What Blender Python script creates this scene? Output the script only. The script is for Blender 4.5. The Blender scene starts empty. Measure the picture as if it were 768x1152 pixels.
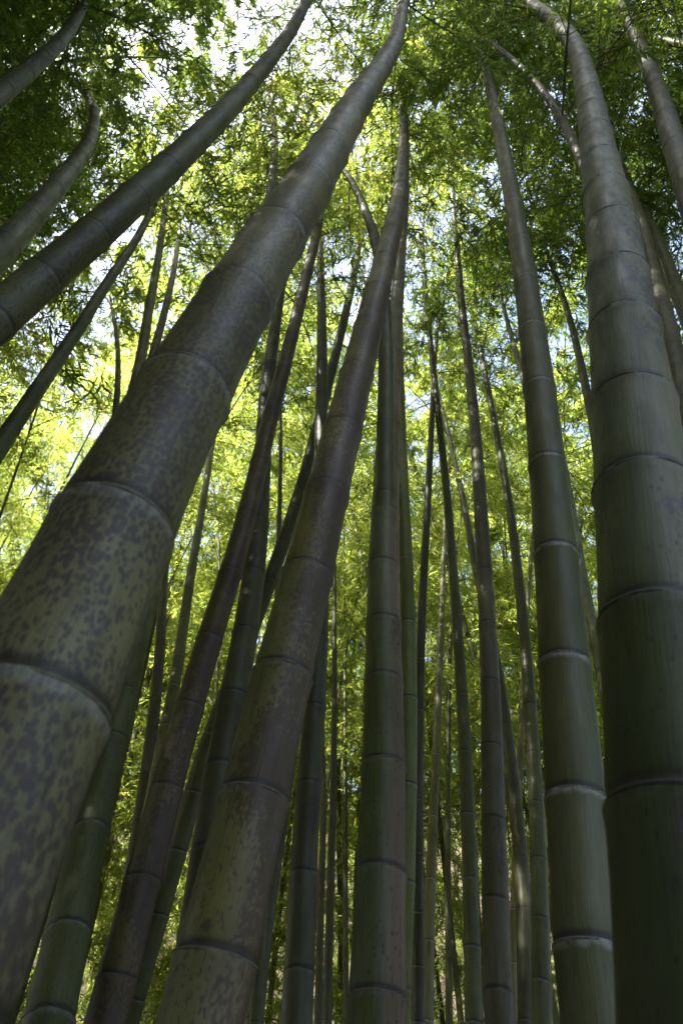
import bpy, math, random
import numpy as np
from mathutils import Vector
rng = np.random.default_rng(11)
random.seed(5)
R = math.radians
SC = bpy.context.scene
COL = SC.collection

# ------------------------------------------------------------------ tunables
EXPOSURE = 2.62
SKIN = .68
TONE_SEED = 3
WALLD = .85
NW = 114
SUN_EL, SUN_AZ = 58.0, -128.0 # azimuth measured from +Y (view heading) towards +X
SUN_STRENGTH, SKY_STRENGTH = 5.0, 0.15

# ------------------------------------------------------------------ helpers
def link(o, parent=None):
    COL.objects.link(o)
    if parent is not None:
        o.parent = parent
    return o

def tag(o, label=None, cat=None, group=None, kind=None):
    if label: o['label'] = label
    if cat: o['category'] = cat
    if group: o['group'] = group
    if kind: o['kind'] = kind
    return o

def empty(name, loc):
    o = bpy.data.objects.new(name, None)
    o.location = loc
    o.empty_display_size = 0.2
    return link(o)

def np_mesh(name, verts, loops, starts, totals, mats, mat_idx=None, smooth=True):
    me = bpy.data.meshes.new(name)
    me.vertices.add(len(verts)); me.vertices.foreach_set('co', np.asarray(verts, np.float32).ravel())
    me.loops.add(len(loops)); me.loops.foreach_set('vertex_index', np.asarray(loops, np.int32))
    me.polygons.add(len(starts))
    me.polygons.foreach_set('loop_start', np.asarray(starts, np.int32))
    try: me.polygons.foreach_set('loop_total', np.asarray(totals, np.int32))
    except Exception: pass
    for m in mats: me.materials.append(m)
    if mat_idx is not None: me.polygons.foreach_set('material_index', np.asarray(mat_idx, np.int32))
    me.polygons.foreach_set('use_smooth', np.full(len(starts), smooth, bool))
    me.update(calc_edges=True); me.validate()
    return me

# ------------------------------------------------------------------ node shorthand
class NT:
    def __init__(s, name):
        s.m = bpy.data.materials.new(name); s.m.use_nodes = True
        s.t = s.m.node_tree; s.t.nodes.clear()
        s.out = s.t.nodes.new('ShaderNodeOutputMaterial')
    def n(s, typ, **kw):
        nd = s.t.nodes.new(typ)
        for k, v in kw.items(): setattr(nd, k, v)
        return nd
    def l(s, a, b): s.t.links.new(a, b)
    def put(s, sock, v):
        if hasattr(v, 'is_output') or isinstance(v, bpy.types.NodeSocket): s.l(v, sock)
        elif v is not None: sock.default_value = v
    def math(s, op, a, b=None, clamp=False):
        nd = s.n('ShaderNodeMath', operation=op, use_clamp=clamp)
        s.put(nd.inputs[0], a)
        if b is not None: s.put(nd.inputs[1], b)
        return nd.outputs[0]
    def mapr(s, v, a, b, c=0.0, d=1.0, smooth=True):
        nd = s.n('ShaderNodeMapRange', interpolation_type='SMOOTHSTEP' if smooth else 'LINEAR')
        s.put(nd.inputs[0], v)
        for i, q in enumerate((a, b, c, d)): nd.inputs[i + 1].default_value = q
        return nd.outputs[0]
    def mix(s, f, a, b):
        nd = s.n('ShaderNodeMix', data_type='RGBA')
        s.put(nd.inputs[0], f)
        for i, q in ((6, a), (7, b)):
            if isinstance(q, tuple): nd.inputs[i].default_value = (*q, 1.0)
            else: s.l(q, nd.inputs[i])
        return nd.outputs[2]
    def noise(s, vec, scale, detail=3.0, rough=0.55, dist=0.0):
        nd = s.n('ShaderNodeTexNoise'); s.l(vec, nd.inputs['Vector'])
        nd.inputs['Scale'].default_value = scale; nd.inputs['Detail'].default_value = detail
        nd.inputs['Roughness'].default_value = rough; nd.inputs['Distortion'].default_value = dist
        return nd.outputs[0]
    def stretch(s, vec, sx, sz, off=0.0):
        nd = s.n('ShaderNodeMapping'); s.l(vec, nd.inputs[0])
        nd.inputs['Scale'].default_value = (sx, sx, sz); nd.inputs['Location'].default_value = (off, off * .7, off * 1.3)
        return nd.outputs[0]

# ------------------------------------------------------------------ culm skin
def culm_mat(name, base, base2, spot, cover, spot_size, side=0.0, side_amt=0.0, flush=None, flush_amt=0.0,
             bloom=0.4, dust=0.25, specks=0.0, seed=0.0, stretchz=0.45, discrete=False):
    """bamboo skin; side is the azimuth (deg) on which blotches and the flush colour gather"""
    base, base2, spot = (tuple(q * SKIN for q in c) for c in (base, base2, spot))
    warm = lambda c: (c[0] * 1.12, c[1] * 1.03, c[2] * .58)
    base, base2 = warm(base), warm(base2)
    flush = tuple(q * SKIN for q in flush) if flush else None
    k = NT(name)
    cc = k.n('ShaderNodeAttribute', attribute_name='skin').outputs['Vector']       # metres round and along the culm
    nd = k.n('ShaderNodeAttribute', attribute_name='node').outputs['Fac']          # metres above the nearest node
    az = k.n('ShaderNodeAttribute', attribute_name='side').outputs['Vector']
    obj = k.n('ShaderNodeObjectInfo').outputs['Random']
    sh = k.n('ShaderNodeVectorMath', operation='ADD'); k.l(cc, sh.inputs[0])
    mv = k.n('ShaderNodeCombineXYZ'); k.l(k.math('MULTIPLY', obj, 7.0), mv.inputs[2]); k.l(mv.outputs[0], sh.inputs[1])
    v = sh.outputs[0]
    # facing of this point round the stem relative to the side azimuth
    dt = k.n('ShaderNodeVectorMath', operation='DOT_PRODUCT'); k.l(az, dt.inputs[0])
    dt.inputs[1].default_value = (math.sin(R(side)), math.cos(R(side)), 0)
    sd = dt.outputs['Value']
    big = k.noise(k.stretch(v, 1, .5, seed), 9.0, 3)
    fib = k.noise(k.stretch(v, 1, .03, seed + 2), 420.0, 2, .6)
    mid = k.noise(k.stretch(v, 1, .25, seed + 5), 34.0, 4, .6)
    col = k.mix(k.mapr(big, .3, .7), base, base2)
    col = k.mix(k.mapr(mid, .35, .75, 0, .45), col, tuple(c * .62 for c in base2))
    if flush:
        f = k.math('MULTIPLY', k.mapr(k.math('ADD', sd, k.math('MULTIPLY', k.math('SUBTRACT', big, .5), 1.2)), -.1, .9), flush_amt, True)
        col = k.mix(f, col, flush)
    # pale dusty wax film and lichen smears
    du = k.noise(k.stretch(v, 1, .7, seed + 9), 16.0, 5, .65)
    col = k.mix(k.mapr(du, .5, .8, 0, dust), col, (.120, .136, .074))
    # blotches
    if cover > 0:
        pat = k.noise(k.stretch(v, 1, .6, seed + 7), 7.0, 4, .6)
        if discrete:      # separate flecks, each a little longer than wide, gathering in drifts
            vo = k.n('ShaderNodeTexVoronoi', feature='SMOOTH_F1')
            wv = k.n('ShaderNodeVectorMath', operation='ADD'); k.l(k.stretch(v, 1, stretchz, seed + 3), wv.inputs[0])
            wn = k.n('ShaderNodeTexNoise'); k.l(v, wn.inputs['Vector']); wn.inputs['Scale'].default_value = 150.0; wn.inputs['Detail'].default_value = 3
            ws = k.n('ShaderNodeVectorMath', operation='SCALE'); k.l(wn.outputs['Color'], ws.inputs[0]); ws.inputs['Scale'].default_value = spot_size * .9
            k.l(ws.outputs[0], wv.inputs[1]); k.l(wv.outputs[0], vo.inputs['Vector'])
            vo.inputs['Scale'].default_value = 1.0 / spot_size; vo.inputs['Smoothness'].default_value = .25
            sp = k.math('SUBTRACT', 1.0, vo.outputs['Distance'])
            sp = k.math('ADD', k.math('MULTIPLY', sp, .64), k.math('MULTIPLY', k.noise(k.stretch(v, 1, stretchz, seed + 11), 1.1 / spot_size, 5, .65), .28))
        else:
            sp = k.noise(k.stretch(v, 1, stretchz, seed + 3), 1.0 / spot_size, 4.5, .68, .25)
        thr = k.math('ADD', sp, k.math('MULTIPLY', k.math('SUBTRACT', pat, .5), .95))
        thr = k.math('ADD', thr, k.math('MULTIPLY', sd, side_amt))
        lo = .72 - cover * .42
        sf = k.mapr(thr, lo, lo + (.19 if discrete else .07), 0, .84)
        tint = k.mix(k.noise(k.stretch(v, 1, 1, seed + 4), 60.0, 2), spot, tuple(c * 1.6 for c in spot))
        col = k.mix(sf, col, tint)
    if specks > 0:
        vo = k.n('ShaderNodeTexVoronoi', feature='F1'); k.l(k.stretch(v, 1, .5, seed + 1), vo.inputs['Vector'])
        vo.inputs['Scale'].default_value = 115.0
        gate = k.mapr(k.noise(k.stretch(v, 1, .8, seed + 6), 22.0, 2), .5 - specks * .2, .62)
        dots = k.math('MULTIPLY', k.mapr(vo.outputs['Distance'], .30, .14), gate)
        col = k.mix(k.math('MULTIPLY', dots, .85), col, (.018, .015, .012))
    # fibres
    col = k.mix(k.mapr(fib, .3, .75, 0, .42), col, tuple(c * .5 for c in base2))
    # each joint weathers to its own tone; pale vertical scuffs and dark drip stains
    jt = k.n('ShaderNodeAttribute', attribute_name='joint').outputs['Fac']
    scf = k.noise(k.stretch(v, 1, .06, seed + 13), 130.0, 3, .7); scg = k.noise(k.stretch(v, 1, .5, seed + 14), 14.0, 3)
    col = k.mix(k.math('MULTIPLY', k.mapr(scf, .62, .72, 0, .5), k.mapr(scg, .45, .65)), col, (.15, .16, .10))
    drp = k.noise(k.stretch(v, 1, .09, seed + 15), 45.0, 4, .6)
    col = k.mix(k.math('MULTIPLY', k.mapr(drp, .54, .72, 0, .5), k.mapr(scg, .6, .4)), col, (.020, .019, .013))
    hs = k.n('ShaderNodeHueSaturation'); k.l(col, hs.inputs['Color'])
    k.l(k.mapr(jt, 0, 1, .80, 1.14, False), hs.inputs['Value']); k.l(k.mapr(jt, 1, 0, .85, 1.08, False), hs.inputs['Saturation'])
    col = hs.outputs[0]
    # wax bloom under each node, dirt and painted shade in the groove above it
    wob = k.math('ADD', nd, k.math('MULTIPLY', k.math('SUBTRACT', k.noise(v, 70.0, 3), .5), .012))
    below = k.math('MULTIPLY', k.mapr(wob, -.016, -.005), k.mapr(wob, .003, .0))
    bn = k.mapr(k.noise(k.stretch(v, 1, .6, seed + 8), 55.0, 4, .7), .3, .62)
    col = k.mix(k.math('MULTIPLY', k.math('MULTIPLY', below, bn), bloom, True), col, (.36, .37, .36))
    groove = k.math('MULTIPLY', k.mapr(nd, .0005, .002), k.mapr(nd, .016, .006))
    col = k.mix(k.math('MULTIPLY', groove, .9), col, (.018, .016, .012))
    b = k.n('ShaderNodeBsdfPrincipled'); k.l(col, b.inputs['Base Color'])
    k.l(k.mapr(mid, .3, .7, .43, .62), b.inputs['Roughness'])
    b.inputs['Specular IOR Level'].default_value = .25
    bp = k.n('ShaderNodeBump'); bp.inputs['Strength'].default_value = .4; bp.inputs['Distance'].default_value = .0014
    k.l(k.math('ADD', fib, k.math('MULTIPLY', mid, .7)), bp.inputs['Height']); k.l(bp.outputs[0], b.inputs['Normal'])
    k.l(b.outputs[0], k.out.inputs[0])
    return k.m

def ring_mat(name, col):
    k = NT(name)
    g = k.n('ShaderNodeTexCoord').outputs['Object']
    c = k.mix(k.mapr(k.noise(g, 130.0, 4, .7), .35, .65), col, tuple(q * .4 for q in col))
    b = k.n('ShaderNodeBsdfPrincipled'); k.l(c, b.inputs['Base Color']); b.inputs['Roughness'].default_value = .7
    k.l(b.outputs[0], k.out.inputs[0]); return k.m

def leaf_mat(name, stops, trans, tamt=.5):
    k = NT(name)
    rnd = k.n('ShaderNodeNewGeometry').outputs['Random Per Island']
    def ramp(st):
        r = k.n('ShaderNodeValToRGB'); k.l(rnd, r.inputs[0])
        els = r.color_ramp.elements
        while len(els) < len(st): els.new(.5)
        for e, (p, c) in zip(els, st): e.position = p; e.color = (*c, 1)
        return r.outputs[0]
    d = k.n('ShaderNodeBsdfPrincipled'); k.l(ramp(stops), d.inputs['Base Color'])
    d.inputs['Roughness'].default_value = .42; d.inputs['Specular IOR Level'].default_value = .35
    t = k.n('ShaderNodeBsdfTranslucent'); k.l(ramp(trans), t.inputs['Color'])
    mx = k.n('ShaderNodeMixShader'); mx.inputs[0].default_value = tamt
    k.l(d.outputs[0], mx.inputs[1]); k.l(t.outputs[0], mx.inputs[2]); k.l(mx.outputs[0], k.out.inputs[0])
    return k.m

def plain_noise_mat(name, a, b, scale, rough=.9, bump=.3):
    k = NT(name)
    g = k.n('ShaderNodeTexCoord').outputs['Object']
    n1 = k.noise(g, scale, 6, .65); n2 = k.noise(g, scale * 14, 4, .6)
    c = k.mix(k.mapr(n1, .3, .7), a, b); c = k.mix(k.mapr(n2, .4, .7, 0, .6), c, tuple(q * .5 for q in a))
    p = k.n('ShaderNodeBsdfPrincipled'); k.l(c, p.inputs['Base Color']); p.inputs['Roughness'].default_value = rough
    bp = k.n('ShaderNodeBump'); bp.inputs['Strength'].default_value = bump; bp.inputs['Distance'].default_value = .02
    k.l(n2, bp.inputs['Height']); k.l(bp.outputs[0], p.inputs['Normal']); k.l(p.outputs[0], k.out.inputs[0])
    return k.m

PURPLE = (.030, .022, .030); BROWN = (.040, .028, .022); DARKBR = (.034, .026, .024)
M = {
 'blotch': culm_mat('blotched_skin', (.172, .172, .112), (.118, .124, .082), (.040, .025, .029), .64, .0050, side=120, side_amt=.07, dust=.45, bloom=.25, seed=1.0, stretchz=.55, discrete=True),
 'mottle': culm_mat('mottled_skin', (.185, .180, .066), (.130, .145, .070), (.046, .027, .023), .56, .0058, side=110, side_amt=.13,
                    flush=(.150, .095, .066), flush_amt=.45, dust=.30, bloom=.05, seed=2.0, stretchz=.55),
 'rust':   culm_mat('rusty_skin', (.130, .125, .050), (.085, .090, .045), (.044, .027, .020), .55, .0060, side=105, side_amt=.13,
                    flush=(.180, .105, .060), flush_amt=.5, dust=.22, bloom=.05, seed=3.0),
 'deep':   culm_mat('deep_green_skin', (.084, .106, .058), (.056, .080, .048), (.045, .040, .040), .30, .012, side=105, side_amt=.16,
                    flush=(.190, .175, .075), flush_amt=.85, dust=.2, bloom=.10, specks=.2, seed=4.0),
 'grey':   culm_mat('grey_green_skin', (.122, .136, .080), (.092, .112, .066), PURPLE, 0, .01, side=120,
                    flush=(.140, .160, .095), flush_amt=.5, dust=.35, bloom=.55, seed=5.0),
 'speck':  culm_mat('speckled_skin', (.090, .115, .045), (.068, .095, .042), BROWN, .10, .006, side=95, side_amt=.12,
                    flush=(.210, .135, .100), flush_amt=.75, dust=.3, bloom=.08, specks=.9, seed=6.0),
 'lime':   culm_mat('bright_green_skin', (.150, .200, .062), (.115, .165, .055), BROWN, 0, .006, side=60,
                    dust=.25, bloom=.25, specks=.9, seed=7.0),
 'olive':  culm_mat('olive_skin', (.112, .122, .072), (.082, .096, .060), BROWN, .24, .0085, side=180, side_amt=.05,
                    dust=.4, bloom=.12, specks=.5, seed=8.0),
 'green':  culm_mat('green_skin', (.096, .116, .052), (.070, .090, .044), BROWN, 0, .006, side=60, dust=.35, bloom=.14, specks=.3, seed=9.0),
 'ash':    culm_mat('ashy_skin', (.115, .115, .095), (.085, .090, .078), DARKBR, .2, .006, side=90, side_amt=.1, dust=.45, bloom=.06, seed=10.0, stretchz=.2),
 'dusk':   culm_mat('dark_skin', (.084, .092, .064), (.062, .074, .054), DARKBR, .25, .007, side=90, side_amt=.1, dust=.25, bloom=.08, seed=11.0),
 'slate':  culm_mat('slate_skin', (.085, .095, .105), (.060, .068, .078), DARKBR, .1, .006, dust=.3, bloom=.3, seed=12.0),
 'pale':   culm_mat('pale_skin', (.190, .200, .125), (.140, .155, .095), BROWN, .22, .010, side=0, side_amt=.05, dust=.5, bloom=.5, seed=13.0, stretchz=.3),
}
RING = {'light': ring_mat('pale_node_rim', (.085, .080, .042)), 'white': ring_mat('waxy_node_rim', (.13, .13, .11)), 'dark': ring_mat('dull_node_rim', (.020, .021, .014))}
LEAF = leaf_mat('bamboo_leaf',
    [(0, (.045, .095, .018)), (.4, (.060, .120, .022)), (.75, (.085, .140, .024)), (.95, (.12, .16, .03)), (1, (.16, .16, .05))],
    [(0, (.29, .42, .06)), (.4, (.42, .54, .08)), (.75, (.56, .61, .11)), (.93, (.68, .66, .16)), (1, (.62, .56, .14))], .6)
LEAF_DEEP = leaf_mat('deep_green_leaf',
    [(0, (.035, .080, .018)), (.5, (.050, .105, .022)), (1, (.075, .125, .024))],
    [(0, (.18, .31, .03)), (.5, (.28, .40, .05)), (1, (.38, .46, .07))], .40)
STEM = plain_noise_mat('branch_skin', (.075, .080, .035), (.050, .055, .030), 12.0, .7, .1)

# ------------------------------------------------------------------ culm geometry
def catmull(P, per=6):
    P = np.asarray(P, float); n = len(P); out = []
    for i in range(n - 1):
        p0 = P[i - 1] if i else 2 * P[0] - P[1]; p1, p2 = P[i], P[i + 1]
        p3 = P[i + 2] if i + 2 < n else 2 * P[-1] - P[-2]
        t0, t1 = 0., np.linalg.norm(p1 - p0) ** .5 + 1e-9
        t2 = t1 + np.linalg.norm(p2 - p1) ** .5 + 1e-9; t3 = t2 + np.linalg.norm(p3 - p2) ** .5 + 1e-9
        for t in np.linspace(t1, t2, per, endpoint=False):
            a1 = (t1 - t) / (t1 - t0) * p0 + (t - t0) / (t1 - t0) * p1
            a2 = (t2 - t) / (t2 - t1) * p1 + (t - t1) / (t2 - t1) * p2
            a3 = (t3 - t) / (t3 - t2) * p2 + (t - t2) / (t3 - t2) * p3
            b1 = (t2 - t) / (t2 - t0) * a1 + (t - t0) / (t2 - t0) * a2
            b2 = (t3 - t) / (t3 - t1) * a2 + (t - t1) / (t3 - t1) * a3
            out.append((t2 - t) / (t2 - t1) * b1 + (t - t1) / (t2 - t1) * b2)
    out.append(P[-1]); return np.array(out)

class Path:
    def __init__(s, P):
        s.P = np.asarray(P, float)
        d = np.linalg.norm(np.diff(s.P, axis=0), axis=1)
        s.S = np.concatenate([[0], np.cumsum(d)]); s.L = s.S[-1]
    def at(s, q): return np.stack([np.interp(q, s.S, s.P[:, i]) for i in range(3)], -1)
    def tan(s, q, e=.06):
        t = s.at(np.minimum(q + e, s.L)) - s.at(np.maximum(q - e, 0))
        return t / np.linalg.norm(t, axis=-1, keepdims=True)
    def s_of_z(s, z): return float(np.interp(z, s.P[:, 2], s.S))

def extend(P, H, arch):
    """grow the fitted stretch of a culm down to the ground and up to its arching tip"""
    P = [np.array(p, float) for p in P]
    T = P[1] - P[0]; T = (P[2] - P[0]) if np.linalg.norm(T) < .15 and len(P) > 2 else T
    k = T[:2] / max(T[2], .2); z0 = P[0][2]; lo = []
    for z in np.arange(0, z0 - .15, .3):
        xy = P[0][:2] - k * (z0 ** 2 - z ** 2) / (2 * z0)
        lo.append(np.array([xy[0], xy[1], z]))
    T = P[-1] - P[-2]; T /= np.linalg.norm(T)
    h = T[:2] / max(np.linalg.norm(T[:2]), 1e-3)
    inc = math.acos(np.clip(T[2], -1, 1)); hi = []; p = P[-1].copy(); left = max(H - p[2], 1.6); n = max(int(left / .35), 4)
    tgt = max(inc, R(arch))
    for i in range(n):
        a = inc + (tgt - inc) * ((i + 1) / n) ** 1.3
        d = np.array([h[0] * math.sin(a), h[1] * math.sin(a), math.cos(a)])
        p = p + d * .38; hi.append(p.copy())
    return lo + P + hi, len(lo)

def Dz(D0, z, H): return D0 * (.1 + .9 * np.logaddexp(0, 6 * (1 - z / (H * 1.25))) / 6) ** .8

def build_culm_mesh(path, radf, nodes, segs, mat, origin):
    offs = np.array([-.060, -.026, -.011, -.0045, -.0015, 0, .0012, .0032, .008, .022, .055])
    amp = np.array([.0, .016, .036, .056, .066, .060, .014, -.022, -.008, .020, .0])
    ss, rr, nn, tn = [], [], [], []
    nodes = np.asarray(nodes); tone = np.random.default_rng(int(path.L * 1e4) % 99991 + TONE_SEED).uniform(0, 1, len(nodes) + 1)
    for i, s in enumerate(nodes):
        r = float(radf(s)); f = min(max(r / .05, .35), 1.1)
        lo = (nodes[i - 1] + s) / 2 if i else 0.
        ring_s = s + offs * f
        mids = [lo] if i == 0 or True else []
        for q in mids:
            if q < ring_s[0] - .01:
                if i: ss += [q, q + .002]; rr += [0., 0.]; nn += [.12, -.12]; tn += [tone[i]] * 2
                else: ss.append(max(q, 0)); rr.append(0.); nn.append(-.12); tn.append(tone[i])
        for q, a, o in zip(ring_s, amp, offs):
            ss.append(q); rr.append(a); nn.append(o); tn.append(tone[i] if o < 0 else tone[i + 1])
    ss.append(path.L); rr.append(0); nn.append(.12); tn.append(tone[-1]); tn = np.array(tn)
    ss = np.clip(np.array(ss), 0, path.L); rr = np.array(rr); nn = np.array(nn)
    keep = np.concatenate([[True], np.diff(ss) > 1e-5]); ss, rr, nn, tn = ss[keep], rr[keep], nn[keep], tn[keep]
    C = path.at(ss); T = path.tan(ss); rad = radf(ss)
    rad = rad + np.minimum(rad, .055) * rr * 1.0
    X = np.array([1., 0, 0]) - T * T[:, :1]; X /= np.linalg.norm(X, axis=1, keepdims=True)
    Y = np.cross(T, X)
    a = np.linspace(0, 2 * np.pi, segs, endpoint=False)
    V = C[:, None] + rad[:, None, None] * (np.cos(a)[None, :, None] * X[:, None] + np.sin(a)[None, :, None] * Y[:, None])
    n = len(ss)
    idx = np.arange(n * segs).reshape(n, segs); nx = np.roll(idx, -1, 1)
    q = np.stack([idx[:-1], nx[:-1], nx[1:], idx[1:]], -1).reshape(-1, 4)
    me = np_mesh('culm', V.reshape(-1, 3) - origin, q.ravel(), np.arange(len(q)) * 4, np.full(len(q), 4), [mat])
    rb = radf(ss)[:, None] * np.ones(segs)
    skin = np.stack([np.cos(a) * rb, np.sin(a) * rb, ss[:, None] * np.ones(segs)], -1).reshape(-1, 3)
    A = me.attributes.new('skin', 'FLOAT_VECTOR', 'POINT'); A.data.foreach_set('vector', skin.astype(np.float32).ravel())
    A = me.attributes.new('node', 'FLOAT', 'POINT'); A.data.foreach_set('value', np.repeat(nn, segs).astype(np.float32))
    A = me.attributes.new('joint', 'FLOAT', 'POINT'); A.data.foreach_set('value', np.repeat(tn, segs).astype(np.float32))
    sd = np.stack([np.tile(np.cos(a), n), np.tile(np.sin(a), n), np.zeros(n * segs)], -1)
    A = me.attributes.new('side', 'FLOAT_VECTOR', 'POINT'); A.data.foreach_set('vector', sd.astype(np.float32).ravel())
    return me

def ring_mesh(path, radf, s, segs, mat):
    """the raised scar left by a fallen sheath: a slightly uneven rim round the culm"""
    r = float(radf(s)); f = min(max(r / .05, .35), 1.1)
    c = path.at(np.array([s]))[0]; T = path.tan(np.array([s]))[0]
    X = np.array([1., 0, 0]) - T * T[0]; X /= np.linalg.norm(X); Y = np.cross(T, X)
    a = np.linspace(0, 2 * np.pi, segs, endpoint=False)
    wob = 1 + .006 * np.sin(3 * a + s * 9) + .004 * np.sin(7 * a + s * 5) + .004 * rng.normal(size=segs)
    rows = []
    for o, e in ((-.0040, .036), (-.0028, .066), (-.0012, .074), (.0004, .064), (.0008, .028)):
        rad = (r + min(r, .055) * e) * wob
        rows.append(T * o * f + rad[:, None] * (np.cos(a)[:, None] * X + np.sin(a)[:, None] * Y))
    V = np.array(rows); n = len(rows); idx = np.arange(n * segs).reshape(n, segs); nx = np.roll(idx, -1, 1)
    q = np.stack([idx[:-1], nx[:-1], nx[1:], idx[1:]], -1).reshape(-1, 4)
    return np_mesh('node_ring', V.reshape(-1, 3), q.ravel(), np.arange(len(q)) * 4, np.full(len(q), 4), [mat]), c

def node_list(path, n_lo, P, step0):
    """nodes at the fitted internode spacing, gaps filled, shorter towards the ground and the tip"""
    s = [float(q) for q in path.fit_s]
    h = np.diff(s); med = np.median(h[h < .6]) if (h < .6).any() else .38
    nod = [s[0]] if h[0] > .62 * h[min(1, len(h) - 1)] else []
    for i in range(len(h)):
        if h[i] > .5: k = max(int(round(h[i] / .42)), 1)
        else: k = 1
        if not nod: nod = []
        for j in range(1, k + 1): nod.append(s[i] + h[i] * j / k)
    st = max(min(nod[1] - nod[0], .32), .16); lo = []; q = nod[0]
    while q > .12:
        st = max(st * .94, .09); q -= st
        if q > .05: lo.append(q)
    q = nod[-1]; st = .42
    while True:
        q += st; st = max(st * .975, .16)
        if q > path.L - .08: break
        nod.append(q)
    out = lo[::-1] + nod
    res = [out[0]]
    for q in out[1:]:
        if q - res[-1] > .07: res.append(q)
    return res

# ------------------------------------------------------------------ foliage
def unit(v): return v / (np.linalg.norm(v, axis=-1, keepdims=True) + 1e-9)

def leaf_fans(bases, dirs, nleaf, size, g):
    """bases (n,3) twig ends, dirs (n,3): fans of lance-shaped leaves drooping from every twig end"""
    n = len(bases); k = nleaf
    D = unit(dirs)[:, None] + g.normal(0, .55, (n, k, 3)); D[..., 2] -= .30
    D = unit(D)
    B = bases[:, None] - unit(dirs)[:, None] * (np.arange(k)[None, :, None] * .022) + g.normal(0, .006, (n, k, 3))
    Lh = size * g.uniform(.6, 1.25, (n, k, 1)); W = Lh * g.uniform(.060, .085, (n, k, 1))
    up = g.normal(0, .55, (n, k, 3)); up[..., 2] += 1
    S = unit(np.cross(D, up)); N = np.cross(S, D)
    b = Lh * g.uniform(.05, .22, (n, k, 1))
    v = np.stack([B, B + D * Lh * .30 + S * W + N * W * .35, B + D * Lh * .30 - S * W + N * W * .35,
                  B + D * Lh * .68 + S * W * .72 - N * b * .3, B + D * Lh * .68 - S * W * .72 - N * b * .3,
                  B + D * Lh - N * b], 2)
    return v.reshape(-1, 6, 3)

def tube(points, r0, r1, segs=4):
    P = np.asarray(points); n = len(P); T = unit(np.gradient(P, axis=0))
    X = unit(np.cross(T, [.3, .2, .93])); Y = np.cross(T, X); a = np.linspace(0, 2 * np.pi, segs, endpoint=False)
    r = np.linspace(r0, r1, n)[:, None, None]
    V = P[:, None] + r * (np.cos(a)[None, :, None] * X[:, None] + np.sin(a)[None, :, None] * Y[:, None])
    idx = np.arange(n * segs).reshape(n, segs); nx = np.roll(idx, -1, 1)
    return V.reshape(-1, 3), np.stack([idx[:-1], nx[:-1], nx[1:], idx[1:]], -1).reshape(-1, 4)

def make_spray(seed, length, nodes, twigs, fans, nleaf, size):
    """one side branch: (leaf verts (n,6,3), stem verts, stem quads); starts at the origin heading +X"""
    g = np.random.default_rng(seed)
    t = np.linspace(0, 1, 9); elev = g.uniform(.45, .95)
    line = np.stack([t * length, .10 * length * np.sin(t * 2.2 + g.uniform(0, 6)) * t, length * (elev * t - (elev + .25) * t ** 2.2)], -1)
    SV, SQ = tube(line, .0042 * length, .0012); SVs, SQs, off = [SV], [SQ], len(SV); leaves = []
    for i in range(nodes):
        q = .14 + .86 * (i + .6) / nodes
        b = np.array([np.interp(q, t, line[:, j]) for j in range(3)])
        for _ in range(twigs):
            d = np.array([g.uniform(.1, 1), g.normal(0, .9), g.normal(.12, .5)]); d /= np.linalg.norm(d)
            tl = length * g.uniform(.18, .42) * (1.1 - .5 * q)
            u = np.linspace(0, 1, 4)[:, None]
            tw = b + d * tl * u + np.array([0, 0, -.30 * tl]) * u ** 2
            a, c = tube(tw, .0024, .0010, 3); SVs.append(a); SQs.append(c + off); off += len(a)
            fq = np.linspace(.45, 1, fans)[:, None]
            fb = b + d * tl * fq + np.array([0, 0, -.30 * tl]) * fq ** 2
            fd = d + g.normal(0, .5, (fans, 3)); fd[:, 2] -= .25
            leaves.append(leaf_fans(fb, fd, nleaf, size, g))
    return np.concatenate(leaves), np.concatenate(SVs), np.concatenate(SQs)

BUSHY = [make_spray(200 + i, 1.05 + .12 * (i % 4), 8, 3, 3, 6, .090) for i in range(8)]
SPRAYS = [make_spray(100 + i, 1.05 + .12 * (i % 4), 8, 3, 3, 5, .088) for i in range(8)]

def crown_mesh(name, path, radf, spots, leafmat, origin, lscale=1.0, g=rng, sprays=None):
    sprays = sprays or SPRAYS
    """spots: (arc length, azimuth, scale) -> one crown mesh of side branches and leaves"""
    LV, SV, SQ, off = [], [], [], 0
    for s, az, k in spots:
        lv, sv, sq = sprays[g.integers(len(sprays))]
        c = path.at(np.array([s]))[0]; ca, sa = math.cos(az), math.sin(az)
        tilt = g.normal(0, .12)
        Rm = np.array([[ca, -sa, 0], [sa, ca, 0], [0, 0, 1]]) @ np.array([[math.cos(tilt), 0, math.sin(tilt)], [0, 1, 0], [-math.sin(tilt), 0, math.cos(tilt)]])
        o = c + np.array([ca, sa, 0]) * float(radf(s)) * .8 - origin
        # leaves keep their true size whatever the length of the branch
        base = lv[:, :1]
        LV.append(((base * k + (lv - base) * lscale) @ Rm.T) + o)
        SV.append((sv * k) @ Rm.T + o); SQ.append(sq + off); off += len(sv)
    LV = np.concatenate(LV); SV = np.concatenate(SV); SQ = np.concatenate(SQ)
    nl = len(LV); b = (np.arange(nl) * 6)[:, None]
    lp = np.concatenate([b + [0, 2, 1], b + [1, 2, 4, 3], b + [3, 4, 5]], 1).ravel()
    tot = np.tile([3, 4, 3], nl)
    V = np.concatenate([LV.reshape(-1, 3), SV]); loops = np.concatenate([lp, (SQ + nl * 6).ravel()])
    tot = np.concatenate([tot, np.full(len(SQ), 4)]); st = np.concatenate([[0], np.cumsum(tot)[:-1]])
    mi = np.concatenate([np.zeros(nl * 3, int), np.ones(len(SQ), int)])
    return np_mesh(name, V, loops, st, tot, [leafmat, STEM], mi, smooth=False)

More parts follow.
